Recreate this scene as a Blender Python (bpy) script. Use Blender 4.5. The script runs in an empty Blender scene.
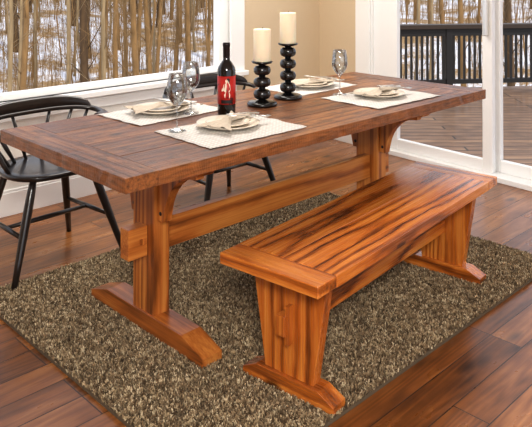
import bpy, bmesh, math, random
import numpy as np
from mathutils import Vector, Matrix
random.seed(7); np.random.seed(7)
C = bpy.context.scene.collection
pi = math.pi
# ------------------------------------------------------------------ camera
F=688.0; YAW=math.radians(45.5); PIT=math.radians(-0.7); CAM=Vector((-1.15,-1.79,1.39)); PX,PY=3.0,-252.0
cd=bpy.data.cameras.new('camera'); co=bpy.data.objects.new('camera',cd); C.objects.link(co)
cd.sensor_width=36; cd.lens=F/532*36; cd.shift_x=-PX/532; cd.shift_y=PY/532; cd.clip_start=.05; cd.clip_end=400
co.location=CAM; co.rotation_euler=(pi/2-PIT,0,YAW-pi/2)
bpy.context.scene.camera=co
fw=Vector((math.cos(YAW)*math.cos(PIT),math.sin(YAW)*math.cos(PIT),-math.sin(PIT)))
rt=Vector((math.sin(YAW),-math.cos(YAW),0)); up=rt.cross(fw)
def polar(deg,dist):
    a=math.radians(deg); return Vector((CAM.x+math.cos(a)*dist,CAM.y+math.sin(a)*dist,0))
# ------------------------------------------------------------------ colour / nodes
def lin(c):
    return tuple(((v/255)/12.92 if v/255<=.04045 else ((v/255+.055)/1.055)**2.4) for v in c)+(1,)
class NT:
    def __init__(s,name):
        s.m=bpy.data.materials.new(name); s.m.use_nodes=True; s.t=s.m.node_tree; s.b=s.t.nodes['Principled BSDF']
    def n(s,ty,ins={},**kw):
        k=s.t.nodes.new(ty)
        for a,v in kw.items(): setattr(k,a,v)
        for a,v in ins.items():
            if hasattr(v,'is_linked') : s.t.links.new(v,k.inputs[a])
            else: k.inputs[a].default_value=v
        return k
    def math(s,op,a,b=0.0,c=None):
        d={0:a,1:b}
        if c is not None: d[2]=c
        return s.n('ShaderNodeMath',d,operation=op).outputs[0]
    def ramp(s,f,stops):
        k=s.n('ShaderNodeValToRGB',{0:f}); e=k.color_ramp.elements
        while len(e)<len(stops): e.new(.5)
        for i,(p,c) in enumerate(stops): e[i].position=p; e[i].color=c
        return k.outputs[0]
    def mix(s,f,a,b,bt='MIX'):
        k=s.n('ShaderNodeMix',{},data_type='RGBA',blend_type=bt)
        for i,v in ((0,f),(6,a),(7,b)):
            if hasattr(v,'is_linked'): s.t.links.new(v,k.inputs[i])
            else: k.inputs[i].default_value=v
        return k.outputs[2]
    def set(s,**kw):
        for a,v in kw.items():
            a=a.replace('_',' ')
            if hasattr(v,'is_linked'): s.t.links.new(v,s.b.inputs[a])
            else: s.b.inputs[a].default_value=v
    def bump(s,h,st=.3,d=.01):
        k=s.n('ShaderNodeBump',{'Strength':st,'Distance':d,'Height':h}); s.t.links.new(k.outputs[0],s.b.inputs['Normal'])
def plain(name,c,rough=.5,var=.04,scale=30,**kw):
    s=NT(name); tc=s.n('ShaderNodeTexCoord')
    n=s.n('ShaderNodeTexNoise',{'Vector':tc.outputs['Object'],'Scale':scale,'Detail':3})
    l=lin(c); s.set(Base_Color=s.mix(n.outputs[0],tuple(v*(1-var) for v in l[:3])+(1,),tuple(min(1,v*(1+var)) for v in l[:3])+(1,)),Roughness=rough,**kw)
    return s.m
def wood(name,dark,mid,light,axis='X',ring=60,rough=.34,ringmix=.34,fibre=.45,cross=5.0,along=.11,bumpst=.25,coat=.0,tintvar=.2,saw=0,spec=.5,blotch=.5,edge=None,knot=.8):
    s=NT(name); tc=s.n('ShaderNodeTexCoord'); at=s.n('ShaderNodeAttribute',attribute_name='pid')
    off=s.n('ShaderNodeCombineXYZ',{0:s.math('MULTIPLY',at.outputs['Fac'],37.),1:s.math('MULTIPLY',at.outputs['Fac'],19.),2:s.math('MULTIPLY',at.outputs['Fac'],53.)})
    v=s.n('ShaderNodeVectorMath',{0:tc.outputs['Object'],1:off.outputs[0]},operation='ADD').outputs[0]
    def sc(a,c,q=1.): return {'X':(a,c,c*q),'Y':(c,a,c*q),'Z':(c*q,c,a)}[axis]
    m1=s.n('ShaderNodeMapping',{'Vector':v,'Scale':sc(along,cross,.5)}).outputs[0]
    n1=s.n('ShaderNodeTexNoise',{'Vector':m1,'Scale':1.,'Detail':.5,'Roughness':.3,'Distortion':.03}).outputs[0]
    mk=s.n('ShaderNodeTexNoise',{'Vector':s.n('ShaderNodeMapping',{'Vector':v,'Scale':sc(2.0,7)}).outputs[0],'Scale':1.,'Detail':1.}).outputs[0]
    mw=s.n('ShaderNodeTexNoise',{'Vector':s.n('ShaderNodeMapping',{'Vector':v,'Scale':sc(7,40)}).outputs[0],'Scale':1.,'Detail':3.}).outputs[0]
    ph=s.math('ADD',s.math('MULTIPLY',n1,ring*2.0),s.math('MULTIPLY',mw,3.4))
    ph=s.math('ADD',ph,s.math('MULTIPLY',mk,6.0))
    rg=s.math('MULTIPLY_ADD',s.math('SINE',ph),.5,.5)
    rg=s.math('POWER',rg,2.2)
    am=s.n('ShaderNodeTexNoise',{'Vector':s.n('ShaderNodeMapping',{'Vector':v,'Scale':sc(1.6,12)}).outputs[0],'Scale':1.,'Detail':3.}).outputs[0]
    rg=s.math('MULTIPLY',rg,s.math('MULTIPLY_ADD',am,1.8,.1))
    n2=s.n('ShaderNodeTexNoise',{'Vector':s.n('ShaderNodeMapping',{'Vector':v,'Scale':sc(3,210)}).outputs[0],'Scale':1.,'Detail':3}).outputs[0]
    n3=s.n('ShaderNodeTexNoise',{'Vector':s.n('ShaderNodeMapping',{'Vector':v,'Scale':sc(2.6,6)}).outputs[0],'Scale':1.,'Detail':5}).outputs[0]
    n4=s.n('ShaderNodeTexNoise',{'Vector':s.n('ShaderNodeMapping',{'Vector':v,'Scale':sc(.8,80)}).outputs[0],'Scale':1.,'Detail':3}).outputs[0]
    f=s.math('ADD',s.math('MULTIPLY',rg,ringmix),s.math('MULTIPLY',n2,fibre))
    f=s.math('ADD',f,s.math('MULTIPLY',s.math('SUBTRACT',n3,.5),blotch))
    f=s.math('ADD',f,s.math('MULTIPLY',s.math('SUBTRACT',n4,.5),.6))
    col=s.ramp(f,[(.05,lin(light)),(.38,lin(mid)),(.85,lin(dark))])
    tv=s.math('ADD',s.math('MULTIPLY',s.math('FRACT',s.math('MULTIPLY',at.outputs['Fac'],7.31)),tintvar),1-tintvar/2)
    cc=s.n('ShaderNodeCombineColor',{0:tv,1:tv,2:tv}).outputs[0]
    col=s.mix(1.0,col,cc,'MULTIPLY')
    vk=s.n('ShaderNodeTexVoronoi',{'Vector':s.n('ShaderNodeMapping',{'Vector':v,'Scale':sc(3.0,6.4)}).outputs[0],'Scale':1.}).outputs['Distance']
    kn=s.ramp(vk,[(.0,(1,1,1,1)),(.05,(1,1,1,1)),(.13,(0,0,0,1))])
    col=s.mix(s.math('MULTIPLY',kn,knot),col,lin(tuple(x*.5 for x in dark)))
    h=s.math('ADD',s.math('MULTIPLY',rg,-.12),n2)
    if saw:
        w=s.n('ShaderNodeTexWave',{'Vector':v,'Scale':saw,'Distortion':5.,'Detail':3.,'Detail Scale':1.5},bands_direction=axis).outputs['Fac']
        w2=s.n('ShaderNodeTexWave',{'Vector':v,'Scale':saw*4.5,'Distortion':9.,'Detail':3.,'Detail Scale':.8},bands_direction=axis).outputs['Fac']
        h=s.math('ADD',h,s.math('MULTIPLY',w2,.2)); 
        col=s.mix(s.math('MULTIPLY',w,.10),col,lin(dark)); col=s.mix(s.math('MULTIPLY',w2,.08),col,lin(dark))
        n5=s.n('ShaderNodeTexNoise',{'Vector':s.n('ShaderNodeMapping',{'Vector':v,'Scale':sc(10,26)}).outputs[0],'Scale':1.,'Detail':7.,'Roughness':.7}).outputs[0]
        col=s.mix(s.ramp(n5,[(.48,(0,0,0,1)),(.70,(.8,.8,.8,1))]),col,lin(tuple(x*.7 for x in dark)))
        h=s.math('ADD',h,s.math('MULTIPLY',n5,1.6))
    if edge:
        nz=s.n('ShaderNodeSeparateXYZ',{0:s.n('ShaderNodeNewGeometry').outputs['True Normal']}).outputs[2]
        sd=s.math('LESS_THAN',s.math('ABSOLUTE',nz),.6)
        ec=s.n('ShaderNodeTexNoise',{'Vector':s.n('ShaderNodeMapping',{'Vector':v,'Scale':sc(14,110)}).outputs[0],'Scale':1.,'Detail':5.}).outputs[0]
        col=s.mix(s.math('MULTIPLY',sd,.7),col,s.mix(s.ramp(ec,[(.3,(0,0,0,1)),(.8,(1,1,1,1))]),lin(edge),lin(dark)))
    s.set(Base_Color=col,Roughness=s.math('ADD',s.math('MULTIPLY',n2,.2),rough-.1),Coat_Weight=coat,Coat_Roughness=.18,Specular_IOR_Level=spec)
    s.bump(h,bumpst,.003)
    return s.m
# ------------------------------------------------------------------ mesh helper
class MB:
    def __init__(s): s.bm=bmesh.new(); s.pl=s.bm.faces.layers.float.new('pid'); s.pid=0.0; s.M=Matrix.Identity(4); s.sm=False
    def v(s,p): return s.bm.verts.new(s.M@Vector(p))
    def f(s,vs,sm=None):
        try: f=s.bm.faces.new(vs)
        except ValueError: return
        f[s.pl]=s.pid; f.smooth=s.sm if sm is None else sm; return f
    def box(s,x0,x1,y0,y1,z0,z1):
        v=[s.v(p) for p in ((x0,y0,z0),(x1,y0,z0),(x1,y1,z0),(x0,y1,z0),(x0,y0,z1),(x1,y0,z1),(x1,y1,z1),(x0,y1,z1))]
        for q in ((3,2,1,0),(4,5,6,7),(0,1,5,4),(1,2,6,5),(2,3,7,6),(3,0,4,7)): s.f([v[i] for i in q],False)
        return s
    def plank(s,axis,a0,a1,b0,b1,z0,z1,step=.03,amp=.0009,e0=True,e1=True):
        n=max(2,int((a1-a0)/step)); rings=[]
        for i in range(n+1):
            a=a0+(a1-a0)*i/n
            j=[random.uniform(-amp,amp) for _ in range(4)]
            if random.random()<.08: j[0]+=amp*3
            if random.random()<.08: j[1]+=amp*3
            q0=b0+(j[0] if e0 else 0); q0b=b0+(j[1] if e0 else 0); q1=b1-(j[2] if e1 else 0); q1b=b1-(j[3] if e1 else 0)
            sec=[(q0b,z0),(q1b,z0),(q1,z1),(q0,z1-(max(0,j[0])*.8 if e0 else 0))]
            rings.append([s.v((a,q,z) if axis=='X' else (q,a,z)) for q,z in sec])
        for r,t in zip(rings,rings[1:]):
            for k in range(4): s.f([r[k],r[(k+1)%4],t[(k+1)%4],t[k]],False)
        s.f(rings[0][::-1],False); s.f(rings[-1],False); return s
    def prism(s,pts,axis,a,b):
        def P(p,t): return {'X':(t,p[0],p[1]),'Y':(p[0],t,p[1]),'Z':(p[0],p[1],t)}[axis]
        A=[s.v(P(p,a)) for p in pts]; B=[s.v(P(p,b)) for p in pts]; n=len(pts)
        s.f(A,False); s.f(B[::-1],False)
        for i in range(n): s.f([A[i],B[i],B[(i+1)%n],A[(i+1)%n]],False)
        return s
    def tube(s,pts,rads,n=10,cap=True):
        rings=[]; prev=None
        for i,p in enumerate(pts):
            p=Vector(p); a=Vector(pts[max(0,i-1)]); b=Vector(pts[min(len(pts)-1,i+1)]); t=(b-a).normalized()
            ref=Vector((0,0,1)) if abs(t.z)<.9 else Vector((1,0,0))
            x=t.cross(ref).normalized(); y=t.cross(x).normalized()
            if prev and x.dot(prev)<0: x=-x;y=-y
            prev=x
            rings.append([s.v(p+(x*math.cos(2*pi*k/n)+y*math.sin(2*pi*k/n))*rads[i]) for k in range(n)])
        for a,b in zip(rings,rings[1:]):
            for k in range(n): s.f([a[k],a[(k+1)%n],b[(k+1)%n],b[k]],True)
        if cap: s.f(rings[0][::-1],False); s.f(rings[-1],False)
        return s
    def lathe(s,prof,n=32,c=(0,0,0)):
        rings=[]
        for r,z in prof:
            if r<1e-6: rings.append([s.v((c[0],c[1],c[2]+z))])
            else: rings.append([s.v((c[0]+r*math.cos(2*pi*k/n),c[1]+r*math.sin(2*pi*k/n),c[2]+z)) for k in range(n)])
        for a,b in zip(rings,rings[1:]):
            for k in range(n):
                k2=(k+1)%n
                if len(a)==1 and len(b)==1: break
                if len(a)==1: s.f([a[0],b[k2],b[k]],True)
                elif len(b)==1: s.f([a[k],a[k2],b[0]],True)
                else: s.f([a[k],a[k2],b[k2],b[k]],True)
        return s
    def sweep(s,pts,ws,hs,z=None):
        rings=[]
        for i,p in enumerate(pts):
            p=Vector(p); a=Vector(pts[max(0,i-1)]); b=Vector(pts[min(len(pts)-1,i+1)]); t=(b-a); t.z=0; t.normalize(); x=Vector((t.y,-t.x,0))
            w,h=ws[i]/2,hs[i]/2
            sec=[(w,-h*.6),(w,h*.6),(w*.6,h),(-w*.6,h),(-w,h*.6),(-w,-h*.6),(-w*.6,-h),(w*.6,-h)]
            rings.append([s.v(p+x*q[0]+Vector((0,0,q[1]))) for q in sec])
        for a,b in zip(rings,rings[1:]):
            for k in range(8): s.f([a[k],a[(k+1)%8],b[(k+1)%8],b[k]],True)
        s.f(rings[0][::-1],False); s.f(rings[-1],False)
        return s
    def build(s,name,mat,parent=None,bevel=0,loc=None):
        bmesh.ops.recalc_face_normals(s.bm,faces=s.bm.faces)
        me=bpy.data.meshes.new(name); s.bm.to_mesh(me); s.bm.free()
        o=bpy.data.objects.new(name,me); C.objects.link(o); me.materials.append(mat)
        if parent: o.parent=parent
        if loc is not None: o.location=loc
        if bevel:
            b=o.modifiers.new('bevel','BEVEL'); b.width=bevel; b.segments=1; b.limit_method='ANGLE'; b.angle_limit=math.radians(40)
        return o
def tag(o,label,cat,group=None,kind=None):
    if label: o['label']=label
    if cat: o['category']=cat
    if group: o['group']=group
    if kind: o['kind']=kind
    return o
def empty(name,loc,label,cat,group=None,rz=0):
    o=bpy.data.objects.new(name,None); C.objects.link(o); o.location=loc; o.rotation_euler=(0,0,rz); o.empty_display_size=.1
    return tag(o,label,cat,group)
def struct(o): o['kind']='structure'; return o
def dup(root,loc,rz,label,group=None):
    r=root.copy(); C.objects.link(r); r.location=loc; r.rotation_euler=(0,0,rz); r['label']=label
    if group: r['group']=group
    for ch in root.children:
        c=ch.copy(); C.objects.link(c); c.parent=r
        for g in ch.children:
            d=g.copy(); C.objects.link(d); d.parent=c
    return r
# ------------------------------------------------------------------ materials
TD,TM,TL=(52,28,14),(122,72,38),(164,108,62)
EDGE=(170,106,56)
W_TOP=wood('table_top_wood',TD,TM,TL,'X',ring=30,rough=.4,bumpst=.8,coat=.22,saw=7,tintvar=.25,spec=.42,blotch=1.1,edge=EDGE,ringmix=.26)
W_TOPY=wood('table_end_wood',TD,TM,TL,'Y',ring=30,rough=.4,bumpst=.8,coat=.22,saw=7,tintvar=.2,spec=.42,blotch=1.1,edge=EDGE,ringmix=.26)
BD,BM_,BL=(92,46,17),(184,106,44),(218,148,74)
W_X=wood('base_wood_x',BD,BM_,BL,'X',rough=.4,coat=.22,ring=42,ringmix=.38)
W_Y=wood('base_wood_y',BD,BM_,BL,'Y',rough=.4,coat=.22,ring=42,ringmix=.38)
W_Z=wood('base_wood_z',BD,BM_,BL,'Z',rough=.4,coat=.22,ring=42,ringmix=.38)
ND,NM,NL=(82,36,11),(188,104,38),(224,148,68)
B_X=wood('bench_wood_x',ND,NM,NL,'X',ring=34,rough=.26,coat=.6,ringmix=.52,along=.2,blotch=.6)
B_Y=wood('bench_wood_y',ND,NM,NL,'Y',ring=34,rough=.28,coat=.55,ringmix=.42)
B_Z=wood('bench_wood_z',ND,NM,NL,'Z',ring=34,rough=.28,coat=.55,ringmix=.42)
B_K=wood('bench_key_wood',ND,NM,NL,'Z',ring=34,rough=.32,coat=.4,ringmix=.2,knot=0)
WHITE=plain('white_paint',(238,238,236),.4,.01)
TAN=plain('tan_paint',(208,189,160),.7,.02)
CREAM=plain('cream_paint',(232,229,222),.6,.02)
BLACK=plain('black_lacquer',(20,18,17),.25,.1,Coat_Weight=.4)
CHAIR=plain('chair_black_brown',(34,27,24),.3,.2,Coat_Weight=.3)
METAL=plain('silver',(222,220,214),.3,.03,Metallic=1.)
IRON=plain('rail_black',(26,25,27),.4,.1)
RAILTOP=plain('rail_top_brown',(50,38,30),.5,.15)
CER=plain('cream_ceramic',(230,219,202),.22,.02)
WAX=plain('ivory_wax',(240,228,200),.5,.03,Subsurface_Weight=.2)
def floor_mat(name,dark,mid,light,bw,bh,rough,rot=0,gap=.0025,grain=1.0,knots=True,var=.26):
    s=NT(name); tc=s.n('ShaderNodeTexCoord')
    v=s.n('ShaderNodeMapping',{'Vector':tc.outputs['Object'],'Rotation':(0,0,rot)}).outputs[0]
    br=s.n('ShaderNodeTexBrick',{'Vector':v,'Color1':(0,0,0,1),'Color2':(1,1,1,1),'Mortar':(.5,.5,.5,1),'Scale':1.,'Mortar Size':gap,'Mortar Smooth':.3,'Brick Width':bw,'Row Height':bh},offset=.37,offset_frequency=3)
    pid=br.outputs['Color']
    off=s.n('ShaderNodeVectorMath',{0:pid,1:(31,17,5)},operation='MULTIPLY').outputs[0]
    vv=s.n('ShaderNodeVectorMath',{0:v,1:off},operation='ADD').outputs[0]
    n1=s.n('ShaderNodeTexNoise',{'Vector':s.n('ShaderNodeMapping',{'Vector':vv,'Scale':(.6,7,1)}).outputs[0],'Scale':1.,'Detail':2.,'Distortion':.4}).outputs[0]
    rg=s.math('MULTIPLY_ADD',s.math('SINE',s.math('MULTIPLY',n1,70.)),.5,.5)
    n2=s.n('ShaderNodeTexNoise',{'Vector':s.n('ShaderNodeMapping',{'Vector':vv,'Scale':(5,120,1)}).outputs[0],'Scale':1.,'Detail':3.}).outputs[0]
    n3=s.n('ShaderNodeTexNoise',{'Vector':s.n('ShaderNodeMapping',{'Vector':vv,'Scale':(1,2.4,1)}).outputs[0],'Scale':4.,'Detail':5.}).outputs[0]
    f=s.math('ADD',s.math('MULTIPLY',rg,.16*grain),s.math('MULTIPLY',n2,.30*grain))
    f=s.math('ADD',f,s.math('MULTIPLY',n3,.8))
    sp=s.n('ShaderNodeSeparateColor',{0:pid}).outputs[0]
    f=s.math('ADD',f,s.math('MULTIPLY',s.math('SUBTRACT',sp,.5),var))
    col=s.ramp(f,[(.25,lin(light)),(.6,lin(mid)),(1.0,lin(dark))])
    if knots:
        vk=s.n('ShaderNodeTexVoronoi',{'Vector':s.n('ShaderNodeMapping',{'Vector':vv,'Scale':(2.2,5.5,1)}).outputs[0],'Scale':1.}).outputs['Distance']
        col=s.mix(s.ramp(vk,[(.04,(.85,.85,.85,1)),(.16,(0,0,0,1))]),col,lin(tuple(x*.5 for x in dark)))
    col=s.mix(s.math('MULTIPLY',br.outputs['Fac'],.85),col,lin(tuple(x*.35 for x in dark)))
    s.set(Base_Color=col,Roughness=s.math('ADD',s.math('MULTIPLY',n3,.2),rough-.1),Coat_Weight=.2,Coat_Roughness=.2)
    h=s.math('ADD',s.math('MULTIPLY',br.outputs['Fac'],-2.),s.math('ADD',n3,s.math('MULTIPLY',n2,.4)))
    s.bump(h,.35,.004)
    return s.m
FLOOR=floor_mat('floor_planks',(64,37,18),(138,85,42),(180,122,68),1.3,.125,.3)
DECK=floor_mat('deck_boards',(70,50,35),(124,93,66),(156,124,92),3.5,.14,.5,rot=math.radians(45),gap=.012,knots=False)
def wine_glass_mat():
    s=NT('clear_glass'); t=s.t; t.nodes.remove(s.b)
    lw=s.n('ShaderNodeLayerWeight',{'Blend':.42}); 
    tr=s.n('ShaderNodeBsdfTransparent',{'Color':(.94,.955,.96,1)}); gl=s.n('ShaderNodeBsdfGlossy',{'Roughness':.02,'Color':(1,1,1,1)})
    f=s.math('MULTIPLY_ADD',lw.outputs['Fresnel'],.8,.05)
    mx=s.n('ShaderNodeMixShader',{0:f,1:tr.outputs[0],2:gl.outputs[0]})
    t.links.new(mx.outputs[0],t.nodes['Material Output'].inputs[0]); return s.m
GLASS=wine_glass_mat()
# ------------------------------------------------------------------ room
WY=2.05
D0=Vector((3.22,2.05,0)); DD=Vector((-.07,-1,0)).normalized()
def wx(px):
    d=fw*F+rt*(px-269); t=(WY-CAM.y)/d.y; return CAM.x+d.x*t
def du(px):
    d=fw*F+rt*(px-269); n=Vector((DD.y,-DD.x,0)); t=(D0-CAM).dot(n)/d.dot(n); return (CAM+d*t-D0).dot(DD)
m=MB(); m.box(-4.2,3.45,-5.2,2.2,-.12,0); struct(m.build('floor',FLOOR))
m=MB(); m.box(-4.2,3.5,-5.2,2.25,2.6,2.7); struct(m.build('ceiling',WHITE))
wr=wx(236); SZ=.64; WT=2.25; wl=-2.6
m=MB(); m.box(-4.2,wl,WY,WY+.14,0,2.6); m.box(wr,3.4,WY,WY+.14,0,2.6); m.box(wl,wr,WY,WY+.14,0,SZ); m.box(wl,wr,WY,WY+.14,WT,2.6); struct(m.build('wall_back',TAN))
m=MB(); m.box(-4.34,-4.2,-5.2,2.2,0,2.6); struct(m.build('wall_left',TAN))
MD=Matrix.Translation(D0)@Matrix(((DD.x,-DD.y,0,0),(DD.y,DD.x,0,0),(0,0,1,0),(0,0,0,1)))
if (MD.to_3x3()@Vector((0,1,0))).x<0: MD=Matrix.Translation(D0)@Matrix(((DD.x,DD.y,0,0),(DD.y,-DD.x,0,0),(0,0,1,0),(0,0,0,1)))
dl=du(366); dr=du(366)+3.0; DT=2.1
m=MB(); m.M=MD; m.box(-.2,dl,0,.14,0,2.6); m.box(dr,7.2,0,.14,0,2.6); m.box(dl,dr,0,.14,DT,2.6); struct(m.build('wall_right',TAN))
m=MB(); m.box(wl,wr,WY-.012,WY,.0,SZ-.05); struct(m.build('trim_1',CREAM,bevel=.002))
m=MB(); m.box(wl-.1,wr+.08,WY-.06,WY+.1,SZ-.035,SZ); m.box(wl-.08,wr+.06,WY-.025,WY,SZ-.11,SZ-.035); struct(m.build('trim_2',WHITE,bevel=.004))
m=MB(); m.box(wx(229),wx(243),WY-.022,WY,SZ,WT+.08); m.box(wl-.1,wx(243),WY-.022,WY,WT,WT+.1); struct(m.build('trim_3',WHITE,bevel=.004))
win=bpy.data.objects.new('window_1',None); C.objects.link(win); win['kind']='structure'
m=MB(); g=wx(221); m.box(g,wr,WY+.02,WY+.09,SZ,WT); m.box(wl,wl+.08,WY+.02,WY+.09,SZ,WT); m.box(wl,g,WY+.02,WY+.09,SZ,SZ+.04); m.box(wl,g,WY+.02,WY+.09,WT-.06,WT); m.build('window_frame',WHITE,win,bevel=.004)
m=MB(); m.box(wl,3.23,WY-.028,WY-.012,0,.13); m.box(wl,3.23,WY-.024,WY-.012,.13,.145); struct(m.build('baseboard_back',WHITE,bevel=.002))
m=MB(); m.M=MD; m.box(0.02,dl-.02,-.016,0,0,.145); struct(m.build('baseboard_right',WHITE,bevel=.002))
dc0,dc1=du(357),du(371)
m=MB(); m.M=MD; m.box(dc0,dc1,-.024,0,0,DT+.09); m.box(dc1,dr+.1,-.024,0,DT,DT+.09); struct(m.build('trim_4',WHITE,bevel=.004))
door=bpy.data.objects.new('door_1',None); C.objects.link(door); door['kind']='structure'
m=MB(); m.M=MD; m.box(dl,dl+.06,.0,.14,0,DT); m.box(dr-.06,dr,0,.14,0,DT); m.box(dl,dr,0,.14,DT-.05,DT); m.box(dl,dr,-.03,.15,0,.035); m.build('door_frame',WHITE,door,bevel=.003)
a0=dl+.06; g0=du(395); g1=du(480); a1=du(490)
m=MB(); m.M=MD; m.box(a0,g0,.02,.06,.035,DT-.05); m.box(g1,a1,.02,.06,.035,DT-.05); m.box(g0,g1,.02,.06,.035,.115); m.box(g0,g1,.02,.06,DT-.14,DT-.05); sl=m.build('door_panel',WHITE,door,bevel=.003)
b0=du(483); b1=du(493)
m=MB(); m.M=MD; m.box(b0,b1,.08,.12,.035,DT-.05); m.box(dr-.16,dr-.06,.08,.12,.035,DT-.05); m.box(b1,dr-.16,.08,.12,.035,.115); m.box(b1,dr-.16,.08,.12,DT-.14,DT-.05); sl=m.build('door_panel',WHITE,door,bevel=.003)
m=MB(); m.M=MD; m.box(a1-.045,a1-.02,-.025,.02,.95,1.2); m.build('door_handle',METAL,door,bevel=.006)
# ------------------------------------------------------------------ outside
def depthP(px,d): return Vector((CAM.x,CAM.y,0))+Vector((fw.x,fw.y,0))*d+rt*((px-269)/F*d)
R1=depthP(335,9.3); R2=depthP(640,9.9)
m=MB(); m.prism([(3.36,2.2),(3.36,5.2),(R1.x-.6,5.2),(R1.x+.06,R1.y+.06),(R2.x+.06,R2.y+.06),(R2.x,-4.5),(3.1,-4.5),(3.2,0)],'Z',-.33,-.25); struct(m.build('deck',DECK))
rl=empty('deck_railing',(R1.x,R1.y,-.25),'dark deck railing with broad top rail and close balusters beyond the glass door','railing',rz=math.atan2(R2.y-R1.y,R2.x-R1.x))
LR=(R2-R1).length
m=MB(); m.box(0,LR,-.10,.10,.83,.89); m.build('top_rail',RAILTOP,rl,bevel=.004)
m=MB(); m.box(0,LR,-.03,.03,.73,.83); m.build('middle_rail',IRON,rl)
m=MB(); m.box(0,LR,-.03,.03,.07,.13); m.build('bottom_rail',IRON,rl)
k=0; x=.08
while x<LR:
    if k%20==0: m=MB(); m.box(x-.045,x+.045,-.045,.045,0,.83); m.build('post',IRON,rl)
    else: m=MB(); m.box(x-.014,x+.014,-.014,.014,.12,.74); m.build('baluster',IRON,rl)
    k+=1; x+=.076
def terr(x,y):
    d=math.hypot(x-CAM.x,y-CAM.y)
    z=-2.6+.35*math.sin(x*.21+y*.13)+.2*math.sin(x*.5-y*.37)
    if d>26: z+=(d-26)*.075
    return z
s=NT('snow_and_leaves'); tc=s.n('ShaderNodeTexCoord')
n=s.n('ShaderNodeTexNoise',{'Vector':tc.outputs['Object'],'Scale':.35,'Detail':6.,'Roughness':.65}).outputs[0]
n2=s.n('ShaderNodeTexNoise',{'Vector':tc.outputs['Object'],'Scale':9.,'Detail':4.}).outputs[0]
leaf=s.mix(n2,lin((120,94,60)),lin((176,148,108)))
s.set(Base_Color=s.mix(s.ramp(s.math('ADD',n,s.math('MULTIPLY',s.math('SUBTRACT',n2,.5),.3)),[(.47,(0,0,0,1)),(.57,(1,1,1,1))]),lin((216,219,228)),leaf),Roughness=.9)
m=MB(); N=60; gv=[[None]*(N+1) for _ in range(N+1)]
for i in range(N+1):
    for j in range(N+1):
        x=-30+i*3.0*1.2; y=-40+j*3.2*1.2
        gv[i][j]=m.v((x,y,terr(x,y)))
for i in range(N):
    for j in range(N): m.f([gv[i][j],gv[i+1][j],gv[i+1][j+1],gv[i][j+1]],True)
struct(m.build('ground',s.m))
def bark(name,a,b):
    s=NT(name); tc=s.n('ShaderNodeTexCoord')
    v=s.n('ShaderNodeMapping',{'Vector':tc.outputs['Object'],'Scale':(14,14,2.5)}).outputs[0]
    n=s.n('ShaderNodeTexNoise',{'Vector':v,'Scale':1.,'Detail':4.}).outputs[0]
    s.set(Base_Color=s.mix(n,lin(a),lin(b)),Roughness=.9); return s.m
BK=[bark('bark_brown',(84,64,40),(164,130,84)),bark('bark_grey',(102,86,64),(176,154,118)),bark('bark_dark',(50,38,28),(108,84,56))]
def tree_mesh(seed,r,h,mat,nb):
    rnd=random.Random(seed); m=MB()
    pts=[];x=y=0
    for i in range(9):
        pts.append((x,y,-.4+h*i/8)); x+=rnd.uniform(-.10,.10); y+=rnd.uniform(-.10,.10)
    m.tube(pts,[r*(1.25 if i==0 else 1-.85*i/8) for i in range(9)],8)
    for _ in range(nb):
        t=rnd.uniform(.1,.9); i=int(t*8); p=Vector(pts[i])+(Vector(pts[min(8,i+1)])-Vector(pts[i]))*(t*8-i)
        a=rnd.uniform(0,2*pi); L=rnd.uniform(.5,1.25)*(1.2-t*.5); q=[p]
        for k_ in range(3):
            a+=rnd.uniform(-.4,.4); q.append(q[-1]+Vector((math.cos(a)*L/3,math.sin(a)*L/3,L/3*rnd.uniform(.6,1.8))))
        rb=max(.006,r*.15*(1.1-t)); m.tube(q,[rb,rb*.7,rb*.45,rb*.2],4)
        for w in q[1:]:
            b=a+rnd.choice((-1,1))*rnd.uniform(.4,1.3); m.tube([w,w+Vector((math.cos(b),math.sin(b),rnd.uniform(.4,1.6)))*L*.3],[rb*.4,rb*.12],3)
    return m
protos=[]
kinds=[('tall bare brown winter tree standing in the snowy woods',.09,13),('slim grey bare tree standing in the snowy woods',.052,10),('dark thick bare trunk standing in the snowy woods',.14,15),('thin leaning bare sapling standing in the snowy woods',.03,6)]
spots=[]
def far(a,d): return all((polar(a,d)-polar(*q)).length>1.45 for q in spots)
while len(spots)<150:
    a,d=random.uniform(48,69),random.uniform(11,54)
    if far(a,d): spots.append((a,d))
while len(spots)<220:
    a,d=random.uniform(20,38),random.uniform(14,54)
    if far(a,d): spots.append((a,d))
for i,(a,d) in enumerate(spots):
    kd=random.choice((0,0,1,1,1,2,3,3)) if d>14 else random.choice((1,3))
    P=polar(a,d); P.z=terr(P.x,P.y)
    key=(kd,i%2)
    e=[p for p in protos if p[0]==key]
    if not e:
        l,r,h=kinds[kd]; o=tree_mesh(i,r,h,None,26 if kd!=3 else 14).build('bare_tree',BK[(0,1,2,0)[kd]]); tag(o,l,'tree',('tall brown trees outside','slim grey trees outside','dark thick trunks outside','thin saplings outside')[kd]); protos.append((key,o))
    else:
        o=e[0][1].copy(); C.objects.link(o)
    o.location=P; o.rotation_euler=(random.uniform(-.02,.02),random.uniform(-.02,.02),random.uniform(0,6.28)); sc=random.uniform(.8,1.2); o.scale=(sc,sc,sc)
m=MB()
for k in range(4200):
    a=random.uniform(46,74) if random.random()<.7 else random.uniform(17,40)
    d=random.uniform(22,60); P=polar(a,d); P.z=terr(P.x,P.y); h=random.uniform(.6,3.2); r=random.uniform(.005,.016)
    q=P+Vector((random.uniform(-.14,.14)*h,random.uniform(-.14,.14)*h,h))
    m.tube([P,q],[r,r*.3],3,cap=False)
    w=P.lerp(q,random.uniform(.3,.8)); m.tube([w,w+Vector((random.uniform(-.4,.4),random.uniform(-.4,.4),random.uniform(.3,.9)))*h*.4],[r*.5,r*.2],3,cap=False)
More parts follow.
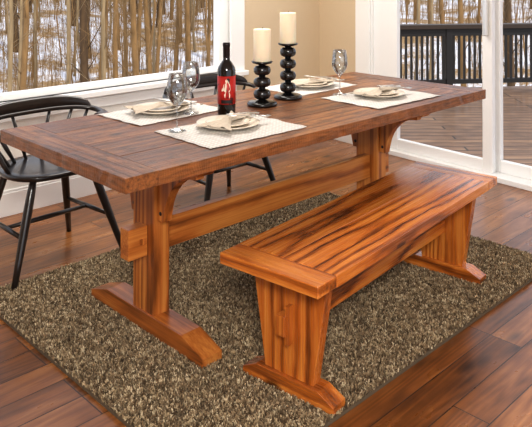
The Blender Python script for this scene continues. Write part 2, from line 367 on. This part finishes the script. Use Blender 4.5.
tag(m.build('undergrowth',BK[0]),'thin brown brush stems between the trees on the snow','brush',kind='stuff')
# ------------------------------------------------------------------ rug
rugm=plain('rug_backing',(98,84,66),.95,.1)
RX0,RX1,RY0,RY1=.02,2.10,-.41,1.16
rug=empty('shag_rug',((RX0+RX1)/2,(RY0+RY1)/2,0),'speckled brown shag rug under the trestle table and bench','rug')
m=MB(); m.box(RX0-rug.location.x,RX1-rug.location.x,RY0-rug.location.y,RY1-rug.location.y,.001,.012); m.build('backing',rugm,rug)
nt=210000; hw=(RX1-RX0)/2-.001; hh=(RY1-RY0)/2-.001
bx=np.random.uniform(-hw,hw,nt); by=np.random.uniform(-hh,hh,nt); an=np.random.uniform(0,2*pi,nt); ln=np.random.uniform(.003,.009,nt); hz=np.random.uniform(.008,.014,nt); wd=np.random.uniform(.0014,.0027,nt)
la=an+np.random.uniform(1,2.2,nt)
dx,dy=np.cos(an)*wd,np.sin(an)*wd; lx,ly=np.cos(la)*ln,np.sin(la)*ln
V=np.zeros((nt,6,3))
V[:,0]=np.stack([bx-dx,by-dy,np.full(nt,.010)],1); V[:,1]=np.stack([bx+dx,by+dy,np.full(nt,.010)],1)
V[:,2]=np.stack([bx+dx+lx*.4,by+dy+ly*.4,.01+hz*.75],1); V[:,3]=np.stack([bx-dx+lx*.4,by-dy+ly*.4,.01+hz*.75],1)
V[:,4]=np.stack([bx+dx*.6+lx,by+dy*.6+ly,.01+hz],1); V[:,5]=np.stack([bx-dx*.6+lx,by-dy*.6+ly,.01+hz],1)
me=bpy.data.meshes.new('pile'); base=np.arange(nt)[:,None]*6
Fc=np.concatenate([base+np.array([[0,1,2,3]]),base+np.array([[3,2,4,5]])],0)
me.from_pydata(V.reshape(-1,3).tolist(),[],Fc.tolist())
pal=np.array([lin((90,72,51))[:3],lin((142,120,91))[:3],lin((174,153,120))[:3],lin((206,188,156))[:3],lin((120,103,80))[:3]])
cell=(np.floor((bx+9)/.009).astype(np.int64)*7919+np.floor((by+9)/.009).astype(np.int64)*104729)%5003
pick=np.random.choice(5,5003,p=[.22,.28,.24,.12,.14]); ci=pal[np.where(np.random.rand(nt)<.65,pick[cell],np.random.randint(0,5,nt))]
colr=np.concatenate([np.repeat(ci,6,0),np.ones((nt*6,1))],1).astype(np.float32)
at=me.color_attributes.new('Col','FLOAT_COLOR','POINT'); at.data.foreach_set('color',colr.ravel())
s=NT('rug_pile'); a_=s.n('ShaderNodeAttribute',attribute_name='Col'); s.set(Base_Color=a_.outputs['Color'],Roughness=.85)
me.materials.append(s.m); o=bpy.data.objects.new('pile',me); C.objects.link(o); o.parent=rug; o['kind']='stuff'
# ------------------------------------------------------------------ table
L,Wd,ZT=2.21,.89,.76; TH=.048
tb=empty('trestle_table',(0,0,.0),'long reclaimed wood trestle table set with placemats, plates, bottle and candles','table')
m=MB(); e=.125; n=4; ys=[0,.23,.44,.68,.89]
for i in range(n):
    m.pid=.11+i*.173; m.plank('X',e+.001,L-e-.001,ys[i]+.0006,ys[i+1]-.0006,ZT-TH,ZT-random.uniform(0,.0008),e0=(i==0),e1=(i==n-1))
tp=m.build('tabletop',W_TOP,tb,bevel=.0012)
for x0,x1,pd in ((0,e,.43),(L-e,L,.77)):
    m=MB(); m.pid=pd; m.plank('Y',0,Wd,x0,x1,ZT-TH,ZT,e0=(x0==0),e1=(x0!=0)); m.build('breadboard_end',W_TOPY,tb,bevel=.0015)
def trestle(x0):
    xc=x0+.045; yc=Wd/2
    m=MB(); m.pid=random.random(); hf=.37
    m.prism([(yc-hf,.014),(yc-hf,.045),(yc-hf+.12,.084),(yc+hf-.12,.084),(yc+hf,.045),(yc+hf,.014)],'X',x0,x0+.09)
    m.build('foot',W_Y,tb,bevel=.0012)
    m=MB(); m.pid=random.random(); m.prism([(yc-.36,.69),(yc-.33,.66),(yc+.33,.66),(yc+.36,.69),(yc+.36,ZT-TH),(yc-.36,ZT-TH)],'X',x0+.01,x0+.08); m.build('bearer',W_Y,tb,bevel=.002)
    m=MB(); m.pid=random.random(); m.box(xc-.036,xc+.036,yc-.07,yc+.07,.082,.665); m.build('post',W_Z,tb,bevel=.002)
    for sg in (-1,1):
        pts=[(yc+sg*.0705,.44),(yc+sg*.0705,.662),(yc+sg*.30,.662),(yc+sg*.30,.64)]
        for k in range(1,9):
            t=k/9; a=t*pi/2
            pts.append((yc+sg*(.11+.19*(1-math.sin(a))),.44+.20*math.cos(a)*1.0))
        pts.append((yc+sg*.105,.44))
        m=MB(); m.pid=random.random()+.3; m.prism(pts,'X',xc-.02,xc+.02); b=m.build('brace',W_Z,tb,bevel=.0015)
        for zz in (.47,.62):
            m=MB(); m.M=Matrix.Translation((xc-.0205,yc+sg*.089,zz))@Matrix.Rotation(-pi/2,4,'Y'); m.lathe([(0,.0025),(.006,.0022),(.008,0)],12); m.build('bolt',IRON,b)
trestle(.36); trestle(L-.36-.09)
m=MB(); m.pid=.3; m.box(.36+.08,L-.44,Wd/2-.02,Wd/2+.02,.30,.42); m.build('stretcher',W_X,tb,bevel=.002)
for x,sx in ((.369,-1),(L-.369,1)):
    m=MB(); m.pid=.6; a,b=sorted((x,x+sx*.085)); m.box(a,b,Wd/2-.028,Wd/2+.028,.30,.415); m.build('tenon',W_X,tb,bevel=.002)
    m=MB(); m.pid=.8; c=x+sx*.028; m.prism([(Wd/2-.036,.35),(Wd/2+.036,.347),(Wd/2+.036,.373),(Wd/2-.036,.37)],'X',c-.008,c+.008); m.build('wedge',W_Z,tb,bevel=.001)
# ------------------------------------------------------------------ bench
BLn,BW,BZ=1.41,.40,.45; bt=.038
bn=empty('trestle_bench',(.39,-.43,0),'honey coloured pine trestle bench in front of the table','bench',rz=math.radians(6.2))
m=MB(); e=.10; ws=[.21,.19]; y=0
for i in range(2):
    m.pid=.27+i*.31; m.box(e+.0006,BLn-e-.0006,y+(.0003 if i else 0),y+ws[i]-(0 if i else .0003),BZ-bt,BZ); y+=ws[i]
m.build('seat',B_X,bn,bevel=.001)
for x0,x1,pd in ((0,e,.2),(BLn-e,BLn,.9)):
    m=MB(); m.pid=pd; m.box(x0,x1,0,BW,BZ-bt,BZ); m.build('breadboard_end',B_Y,bn,bevel=.0025)
for x0 in (.10,BLn-.17):
    yc=BW/2; xc=x0+.035
    m=MB(); m.pid=random.random(); hf=.185
    m.prism([(yc-hf,.014),(yc-hf,.038),(yc-hf+.06,.066),(yc+hf-.06,.066),(yc+hf,.038),(yc+hf,.014)],'X',x0,x0+.07); m.build('foot',B_Y,bn,bevel=.0012)
    m=MB(); m.pid=random.random()+.1; m.prism([(yc-.098,.064),(yc+.098,.064),(yc+.155,BZ-bt),(yc-.155,BZ-bt)],'X',xc-.02,xc+.02); m.build('leg_panel',B_Z,bn,bevel=.0015)
m=MB(); m.pid=.35; m.box(.156,BLn-.156,BW/2-.018,BW/2+.018,.20,BZ-bt-.001); m.build('stretcher',B_X,bn,bevel=.002)
for x,sx in ((.115,-1),(BLn-.115,1)):
    a,b=sorted((x,x+sx*.045)); m=MB(); m.pid=.15; m.box(a,b,BW/2-.017,BW/2+.017,.21,.275); m.build('tenon',B_K,bn,bevel=.0015)
    c=x+sx*.020; m=MB(); m.pid=.42; m.prism([(BW/2-.024,.18),(BW/2-.012,.18),(BW/2-.010,.305),(BW/2-.026,.305)],'X',c-.014,c+.014); m.build('wedge',B_K,bn,bevel=.001)
# ------------------------------------------------------------------ chairs (front faces -Y)
def make_chair(loc,rz,label):
    t=empty('windsor_armchair',loc,label,'chair','black windsor armchairs behind the table',rz)
    out=[]
    for k in range(40):
        a=2*pi*k/40; c,s_=math.cos(a),math.sin(a)
        X=.235*abs(c)**.72*(1 if c>=0 else -1); Y=.205*abs(s_)**.78*(1 if s_>=0 else -1)
        if s_>0: X*=1-.10*s_
        out.append((X,Y))
    m=MB()
    lv=[(.88,.430),(.98,.437),(1.0,.447),(1.0,.455),(.97,.461),(.8,.458),(.5,.452)]
    rings=[[m.v((p[0]*s_,p[1]*s_,z)) for p in out] for s_,z in lv]
    m.f(rings[0][::-1],False)
    for a,b in zip(rings,rings[1:]):
        for k in range(40): m.f([a[k],a[(k+1)%40],b[(k+1)%40],b[k]],True)
    m.f(rings[-1],True); m.build('seat',CHAIR,t)
    def turned(p,q,r):
        p,q=Vector(p),Vector(q); ts=[0,.1,.3,.5,.75,1]; rr=[.8,1.0,1.12,1.05,.88,.7]
        return [p+(q-p)*u for u in ts],[r*x for x in rr]
    for sx in (-1,1):
        for (y0,y1) in ((-.13,-.215),(.13,.245)):
            m=MB(); pts,rr=turned((sx*.15,y0,.438),(sx*(.285 if y0<0 else .25),y1,.0),.018); m.tube(pts,rr,12); m.build('leg',CHAIR,t)
    for sx in (-1,1):
        p=Vector((sx*.221,-.175,.20)); q=Vector((sx*.204,.19,.20)); m=MB(); m.tube([p,(p+q)/2,q],[.009,.012,.009],10); m.build('stretcher',CHAIR,t)
    m=MB(); m.tube([(-.212,.01,.20),(0,.01,.20),(.212,.01,.20)],[.009,.012,.009],10); m.build('stretcher',CHAIR,t)
    def rail(a): return Vector((.33*math.copysign(abs(math.sin(a))**.75,math.sin(a)),.07+.115*math.copysign(abs(math.cos(a))**.8,math.cos(a)),.650+.03*max(0,math.cos(a))))
    angs=[math.radians(-135+270*i/48) for i in range(49)]
    m=MB(); m.sweep([rail(a) for a in angs],[.052 if i in(1,2,3,4,44,45,46,47) else (.040 if i in (0,48) else .034) for i in range(49)],[.022]*49); m.build('arm_rail',CHAIR,t)
    an=[math.radians(-66+132*i/24) for i in range(25)]
    m=MB(); m.sweep([rail(a)+Vector((0,.004,.010+.022*math.sin(pi*i/24)**.5)) for i,a in enumerate(an)],[.022]*25,[.016+.05*math.sin(pi*i/24)**.5 for i in range(25)]); m.build('crest',CHAIR,t)
    for k in range(6):
        a=math.radians(-60+24*k); top=rail(a); b=Vector((.18*math.sin(a*1.05),.160*math.cos(a),.455))
        m=MB(); m.tube([b,b.lerp(top,.35),top],[.0075,.011,.0075],8); m.build('spindle',CHAIR,t)
    for sx in (-1,1):
        a=math.radians(110*sx); top=rail(a); b=Vector((sx*.215,-.03,.455)); m=MB(); pts,rr=turned(top,b,.013); m.tube(pts,rr,10); m.build('arm_post',CHAIR,t)
    return t
c1=make_chair((.43,1.33,0),math.radians(2),'black windsor armchair nearest the left edge, by the end of the table')
c2=dup(c1,(1.52,1.33,0),math.radians(-3),'black windsor armchair behind the wine bottle, under the window end')
# ------------------------------------------------------------------ table things
def cloth_mat(name,a,b,sc=420):
    s=NT(name); tc=s.n('ShaderNodeTexCoord')
    w1=s.n('ShaderNodeTexWave',{'Vector':tc.outputs['Object'],'Scale':sc/6.28,'Distortion':.6},bands_direction='X').outputs['Fac']
    w2=s.n('ShaderNodeTexWave',{'Vector':tc.outputs['Object'],'Scale':sc/6.28,'Distortion':.6},bands_direction='Y').outputs['Fac']
    n=s.n('ShaderNodeTexNoise',{'Vector':tc.outputs['Object'],'Scale':60.,'Detail':4.}).outputs[0]
    f=s.math('ADD',s.math('MULTIPLY',s.math('MULTIPLY',w1,w2),.6),s.math('MULTIPLY',n,.6)); s.set(Base_Color=s.mix(f,lin(a),lin(b)),Roughness=.85); s.bump(f,.7,.002); return s.m
MAT=cloth_mat('placemat_linen',(182,178,172),(240,237,232),110); NAP=cloth_mat('napkin_linen',(186,172,154),(218,207,190))
TZ=ZT
mats=[((.405,.075),(.895,.425),'off white linen placemat at the near left place, beside the foremost wine glass'),
      ((.42,.56),(.885,.872),'off white linen placemat at the far left place, in front of the left chair'),
      ((1.39,.075),(1.885,.43),'off white linen placemat at the near right place, close to the table end'),
      ((1.38,.56),(1.84,.872),'off white linen placemat at the far right place, behind the candles')]
def placemat(i):
    (x0,y0),(x1,y1),lb=mats[i]; m=MB(); nx,ny=30,22; cx,cy=(x0+x1)/2,(y0+y1)/2
    g=[[m.v((x0-cx+(x1-x0)*a/nx+.0025*math.sin(b*1.3+i),y0-cy+(y1-y0)*b/ny+.0025*math.sin(a*1.1+i),.0018+.0016*math.sin(a*.9+i)*math.sin(b*.7)*(1 if a in(0,nx) or b in (0,ny) else .3))) for b in range(ny+1)] for a in range(nx+1)]
    for a in range(nx):
        for b in range(ny): m.f([g[a][b],g[a+1][b],g[a+1][b+1],g[a][b+1]],True)
    o=m.build('placemat',MAT); o.location=(cx,cy,TZ); o.rotation_euler=(0,0,math.radians((-1.5,2,-2,1)[i]))
    sd=o.modifiers.new('solid','SOLIDIFY'); sd.thickness=.002; sd.offset=1
    tag(o,lb,'placemat','linen placemats')
def plate_mesh():
    m=MB(); m.lathe([(0,.004),(.075,.004),(.088,.007),(.125,.018),(.127,.020),(.125,.0215),(.088,.0105),(.072,.0075),(0,.0075)],48)
    m.lathe([(.05,.0),(.075,.0),(.075,.005),(.05,.005)],48); return m
def bowlplate_mesh():
    m=MB(); m.lathe([(0,.010),(.055,.010),(.065,.012),(.088,.021),(.09,.0225),(.088,.024),(.064,.0155),(.055,.0135),(0,.0135)],40); return m
def napkin_mesh(seed):
    m=MB(); nx,ny=44,18; g=[]
    for i in range(nx+1):
        t=i/nx*2-1; w=.014+.065*abs(t)**.9*(1 if t<0 else .6); row=[]
        for j in range(ny+1):
            s_=j/ny*2-1; fold=math.sin(s_*8+seed+t*1.5)
            row.append(m.v((t*.13+.02*s_*s_*(1 if t>0 else -1)*abs(t),s_*w+.03*t*abs(t)*math.sin(seed+.7),.005+.018*math.exp(-(t*3.2)**2)*(1-s_*s_)+.007*max(0,fold)*(.35+.65*abs(t)))))
        g.append(row)
    for i in range(nx):
        for j in range(ny): m.f([g[i][j],g[i+1][j],g[i+1][j+1],g[i][j+1]],True)
    return m
plates=[((.665,.29),20,'near left'),((.64,.715),-15,'far left'),((1.64,.27),15,'near right'),((1.61,.70),-10,'far right')]
for i in range(4): placemat(i)
for i,((x,y),rz,w) in enumerate(plates):
    if i==0: pl=plate_mesh().build('dinner_plate',CER); sp=bowlplate_mesh().build('salad_plate',CER)
    else: pl=pl.copy(); C.objects.link(pl); sp=sp.copy(); C.objects.link(sp)
    pl.location=(x,y,TZ+.004); tag(pl,'cream dinner plate on the %s placemat'%w,'plate','cream dinner plates')
    sp.location=(x,y,TZ+.0045); tag(sp,'small cream salad plate stacked on the %s dinner plate'%w,'plate','cream salad plates')
    o=napkin_mesh(i*1.7).build('napkin',NAP); o.location=(x,y,TZ+.0235); o.rotation_euler=(0,0,math.radians(rz)); sd=o.modifiers.new('s','SOLIDIFY'); sd.thickness=.0015
    tag(o,'gathered beige napkin lying on the %s plates'%w,'napkin','beige napkins')
def fork_mesh():
    m=MB(); 
    m.sweep([(-.095,0,.003),(-.06,0,.004),(0,0,.006),(.03,0,.008)],[.014,.012,.008,.008],[.004]*4)
    m.sweep([(.028,0,.008),(.04,0,.0065),(.058,0,.006)],[.010,.024,.026],[.003]*3)
    for k in range(4):
        y=-.0105+k*.007; m.sweep([(.056,y,.006),(.08,y,.005),(.1,y,.009)],[.0042,.004,.003],[.0025]*3)
    return m
def spoon_mesh():
    m=MB(); m.sweep([(-.095,0,.003),(-.06,0,.004),(0,0,.006),(.04,0,.008),(.05,0,.007),(.062,0,.006),(.08,0,.005),(.094,0,.006),(.1,0,.007)],[.014,.012,.008,.008,.018,.031,.035,.026,.008],[.004,.004,.004,.004,.003,.003,.003,.003,.003]); return m
for i,((x,y),rz,w) in enumerate(plates):
    if i==0: fk=fork_mesh().build('fork',METAL); sp2=spoon_mesh().build('spoon',METAL)
    else: fk=fk.copy(); C.objects.link(fk); sp2=sp2.copy(); C.objects.link(sp2)
    a=math.radians(rz-28)
    fk.location=(x+.07,y-.05,TZ+.040); fk.rotation_euler=(0,math.radians(8),a); tag(fk,'silver fork resting across the %s napkin'%w,'fork','silver forks')
    sp2.location=(x+.075,y-.005,TZ+.042); sp2.rotation_euler=(0,math.radians(8),a+.28); tag(sp2,'silver spoon resting across the %s napkin'%w,'spoon','silver spoons')
def glass_mesh():
    m=MB(); m.lathe([(0,0),(.034,0),(.035,.0015),(.03,.003),(.008,.007),(.0042,.014),(.0036,.05),(.0038,.085),(.006,.095),(.02,.108),(.034,.128),(.040,.152),(.038,.185),(.032,.222),(.0312,.2225),(.0305,.222),(.0365,.185),(.0385,.152),(.0325,.129),(.0185,.110),(.003,.0995),(0,.099)],36)
    return m
gl=[((.476,.375),'clear stemmed wine glass at the near left place, foremost on the table'),((.72,.60),'clear stemmed wine glass at the far left place, next to the bottle'),((1.535,.435),'clear stemmed wine glass at the right, beyond the tall candle')]
for i,((x,y),lb) in enumerate(gl):
    if i==0: g=glass_mesh().build('wine_glass',GLASS)
    else: g=g.copy(); C.objects.link(g)
    g.location=(x,y,TZ+.004); tag(g,lb,'wine glass','clear wine glasses')
# bottle
bt_=empty('wine_bottle',(.83,.49,TZ),'near black wine bottle with a red label bearing a pale figure','bottle')
s=NT('bottle_glass'); s.set(Base_Color=lin((14,12,10)),Roughness=.06,Coat_Weight=.5)
m=MB(); m.lathe([(0,.004),(.03,.0),(.038,.002),(.0395,.008),(.0395,.19),(.037,.205),(.026,.222),(.0165,.235),(.0145,.25),(.0142,.30)],40); m.build('glass_body',s.m,bt_)
m=MB(); m.lathe([(.0148,.245),(.0152,.25),(.0152,.295),(.0165,.297),(.0165,.306),(.015,.312),(0,.312)],32); m.build('foil_capsule',plain('wine_foil',(30,18,18),.3,.1,Metallic=.3),bt_)
s=NT('bottle_label'); tc=s.n('ShaderNodeTexCoord')
n=s.n('ShaderNodeTexNoise',{'Vector':tc.outputs['Object'],'Scale':40.,'Detail':4.,'Distortion':1.}).outputs[0]
col=s.mix(s.ramp(n,[(.33,(0,0,0,1)),(.42,(1,1,1,1))]),lin((50,12,12)),lin((176,34,26)))
s.set(Base_Color=col,Roughness=.45)
m=MB(); m.lathe([(.0398,.048),(.0402,.048),(.0402,.170),(.0398,.170)],40); lab=m.build('label',s.m,bt_)
fa=math.atan2(CAM.y-.49,CAM.x-.83)
def wrap(m,pts,r): m.f([m.v((r*math.cos(fa+u/r),r*math.sin(fa+u/r),z)) for u,z in pts],False)
PALE=plain('label_ink_pale',(228,210,190),.5,.3,260); DARKI=plain('label_ink_dark',(24,16,16),.5,.05)
m=MB()
wrap(m,[(-.002,.141),(-.005,.146),(-.005,.153),(.001,.160),(.008,.161),(.013,.155),(.013,.147),(.010,.141),(.016,.133),(.018,.112),(.012,.101),(.017,.090),(.014,.076),(-.007,.078),(-.011,.090),(-.004,.101),(-.013,.108),(-.022,.104),(-.023,.112),(-.015,.122),(-.013,.134)],.0405)
m.build('label_figure',PALE,lab)
m=MB(); wrap(m,[(.000,.160),(.008,.1635),(.015,.156),(.014,.140),(.009,.146),(.005,.154)],.0408); m.build('label_figure_hair',DARKI,lab)
m=MB(); n_=10
for a in range(n_): wrap(m,[(-.024+.048*a/n_,.053),(-.024+.048*(a+1)/n_,.053),(-.024+.048*(a+1)/n_,.068),(-.024+.048*a/n_,.068)],.0404)
bmesh.ops.remove_doubles(m.bm,verts=m.bm.verts,dist=.00001)
m.build('label_band',DARKI,lab)
# candlesticks
def candlestick(loc,nb,hold,label,clabel,ch):
    t=empty('candle_holder',loc,label,'candle holder','black turned candle holders')
    m=MB(); m.lathe([(0,0),(.064,0),(.070,.004),(.070,.013),(.060,.019),(.034,.022),(.016,.028)],40); m.build('base',BLACK,t)
    z0=.025; step=(hold-.014-.025)/nb
    for k in range(nb):
        zc=z0+step*(k+.5); R=.040; hh_=step*.40
        pr=[(0,z0+step*k-.001),(.015,z0+step*k-.001)]+[(.016+(R-.016)*math.sin(pi*j/10)**.7,zc-hh_*math.cos(pi*j/10)) for j in range(11)]+[(.015,z0+step*(k+1)),(0,z0+step*(k+1))]
        m=MB(); m.lathe(pr,36); m.build('bulb',BLACK,t)
    m=MB(); m.lathe([(0,hold-.016),(.018,hold-.016),(.046,hold-.008),(.050,hold),(.0,hold)],36); m.build('candle_cup',BLACK,t)
    c=empty('pillar_candle',(loc[0],loc[1],loc[2]+hold),clabel,'candle','ivory pillar candles')
    m=MB(); m.lathe([(0,.0),(.039,.0),(.0405,.003),(.0405,ch-.004),(.038,ch),(.028,ch-.004),(.01,ch-.009),(0,ch-.009)],36); m.build('wax',WAX,c)
    m=MB(); m.tube([(0,0,ch-.01),(.001,0,ch),(.004,0,ch+.008)],[.0012,.0012,.001],6); m.build('wick',IRON,c)
candlestick((1.077,.522,TZ),3,.205,'shorter black candle holder with round bulbs beside the bottle','ivory pillar candle on the shorter holder',.15)
candlestick((1.29,.56,TZ),4,.27,'taller black candle holder with round bulbs','ivory pillar candle on the taller holder',.15)
# ------------------------------------------------------------------ light
w=bpy.data.worlds.new('world'); bpy.context.scene.world=w; w.use_nodes=True
bg=w.node_tree.nodes['Background']; bg.inputs[0].default_value=lin((224,229,241)); bg.inputs[1].default_value=1.6
def light(ty,loc,rot,energy,color=(1,1,1),**kw):
    l=bpy.data.lights.new('lamp','%s'%ty); l.energy=energy; l.color=color
    for a,v in kw.items(): setattr(l,a,v)
    o=bpy.data.objects.new(ty.lower()+'_light',l); C.objects.link(o); o.location=loc; o.rotation_euler=rot; return o
d=Vector((.12,1,-.85)); light('SUN',(0,0,8),d.to_track_quat('-Z','Y').to_euler(),3.0,(1,.90,.76),angle=.02)
p=Vector((-1.7,-2.6,2.4)); t=Vector((.9,.3,.4)); light('AREA',p,(t-p).to_track_quat('-Z','Y').to_euler(),138,(1,.965,.90),shape='RECTANGLE',size=1.0,size_y=.7)
p=Vector((1.5,1.1,2.5)); light('AREA',p,(0,0,0),46,(1,.96,.9),shape='RECTANGLE',size=1.4,size_y=1.0)
vs=bpy.context.scene.view_settings; vs.view_transform='Standard'; vs.gamma=.89; vs.exposure=.10
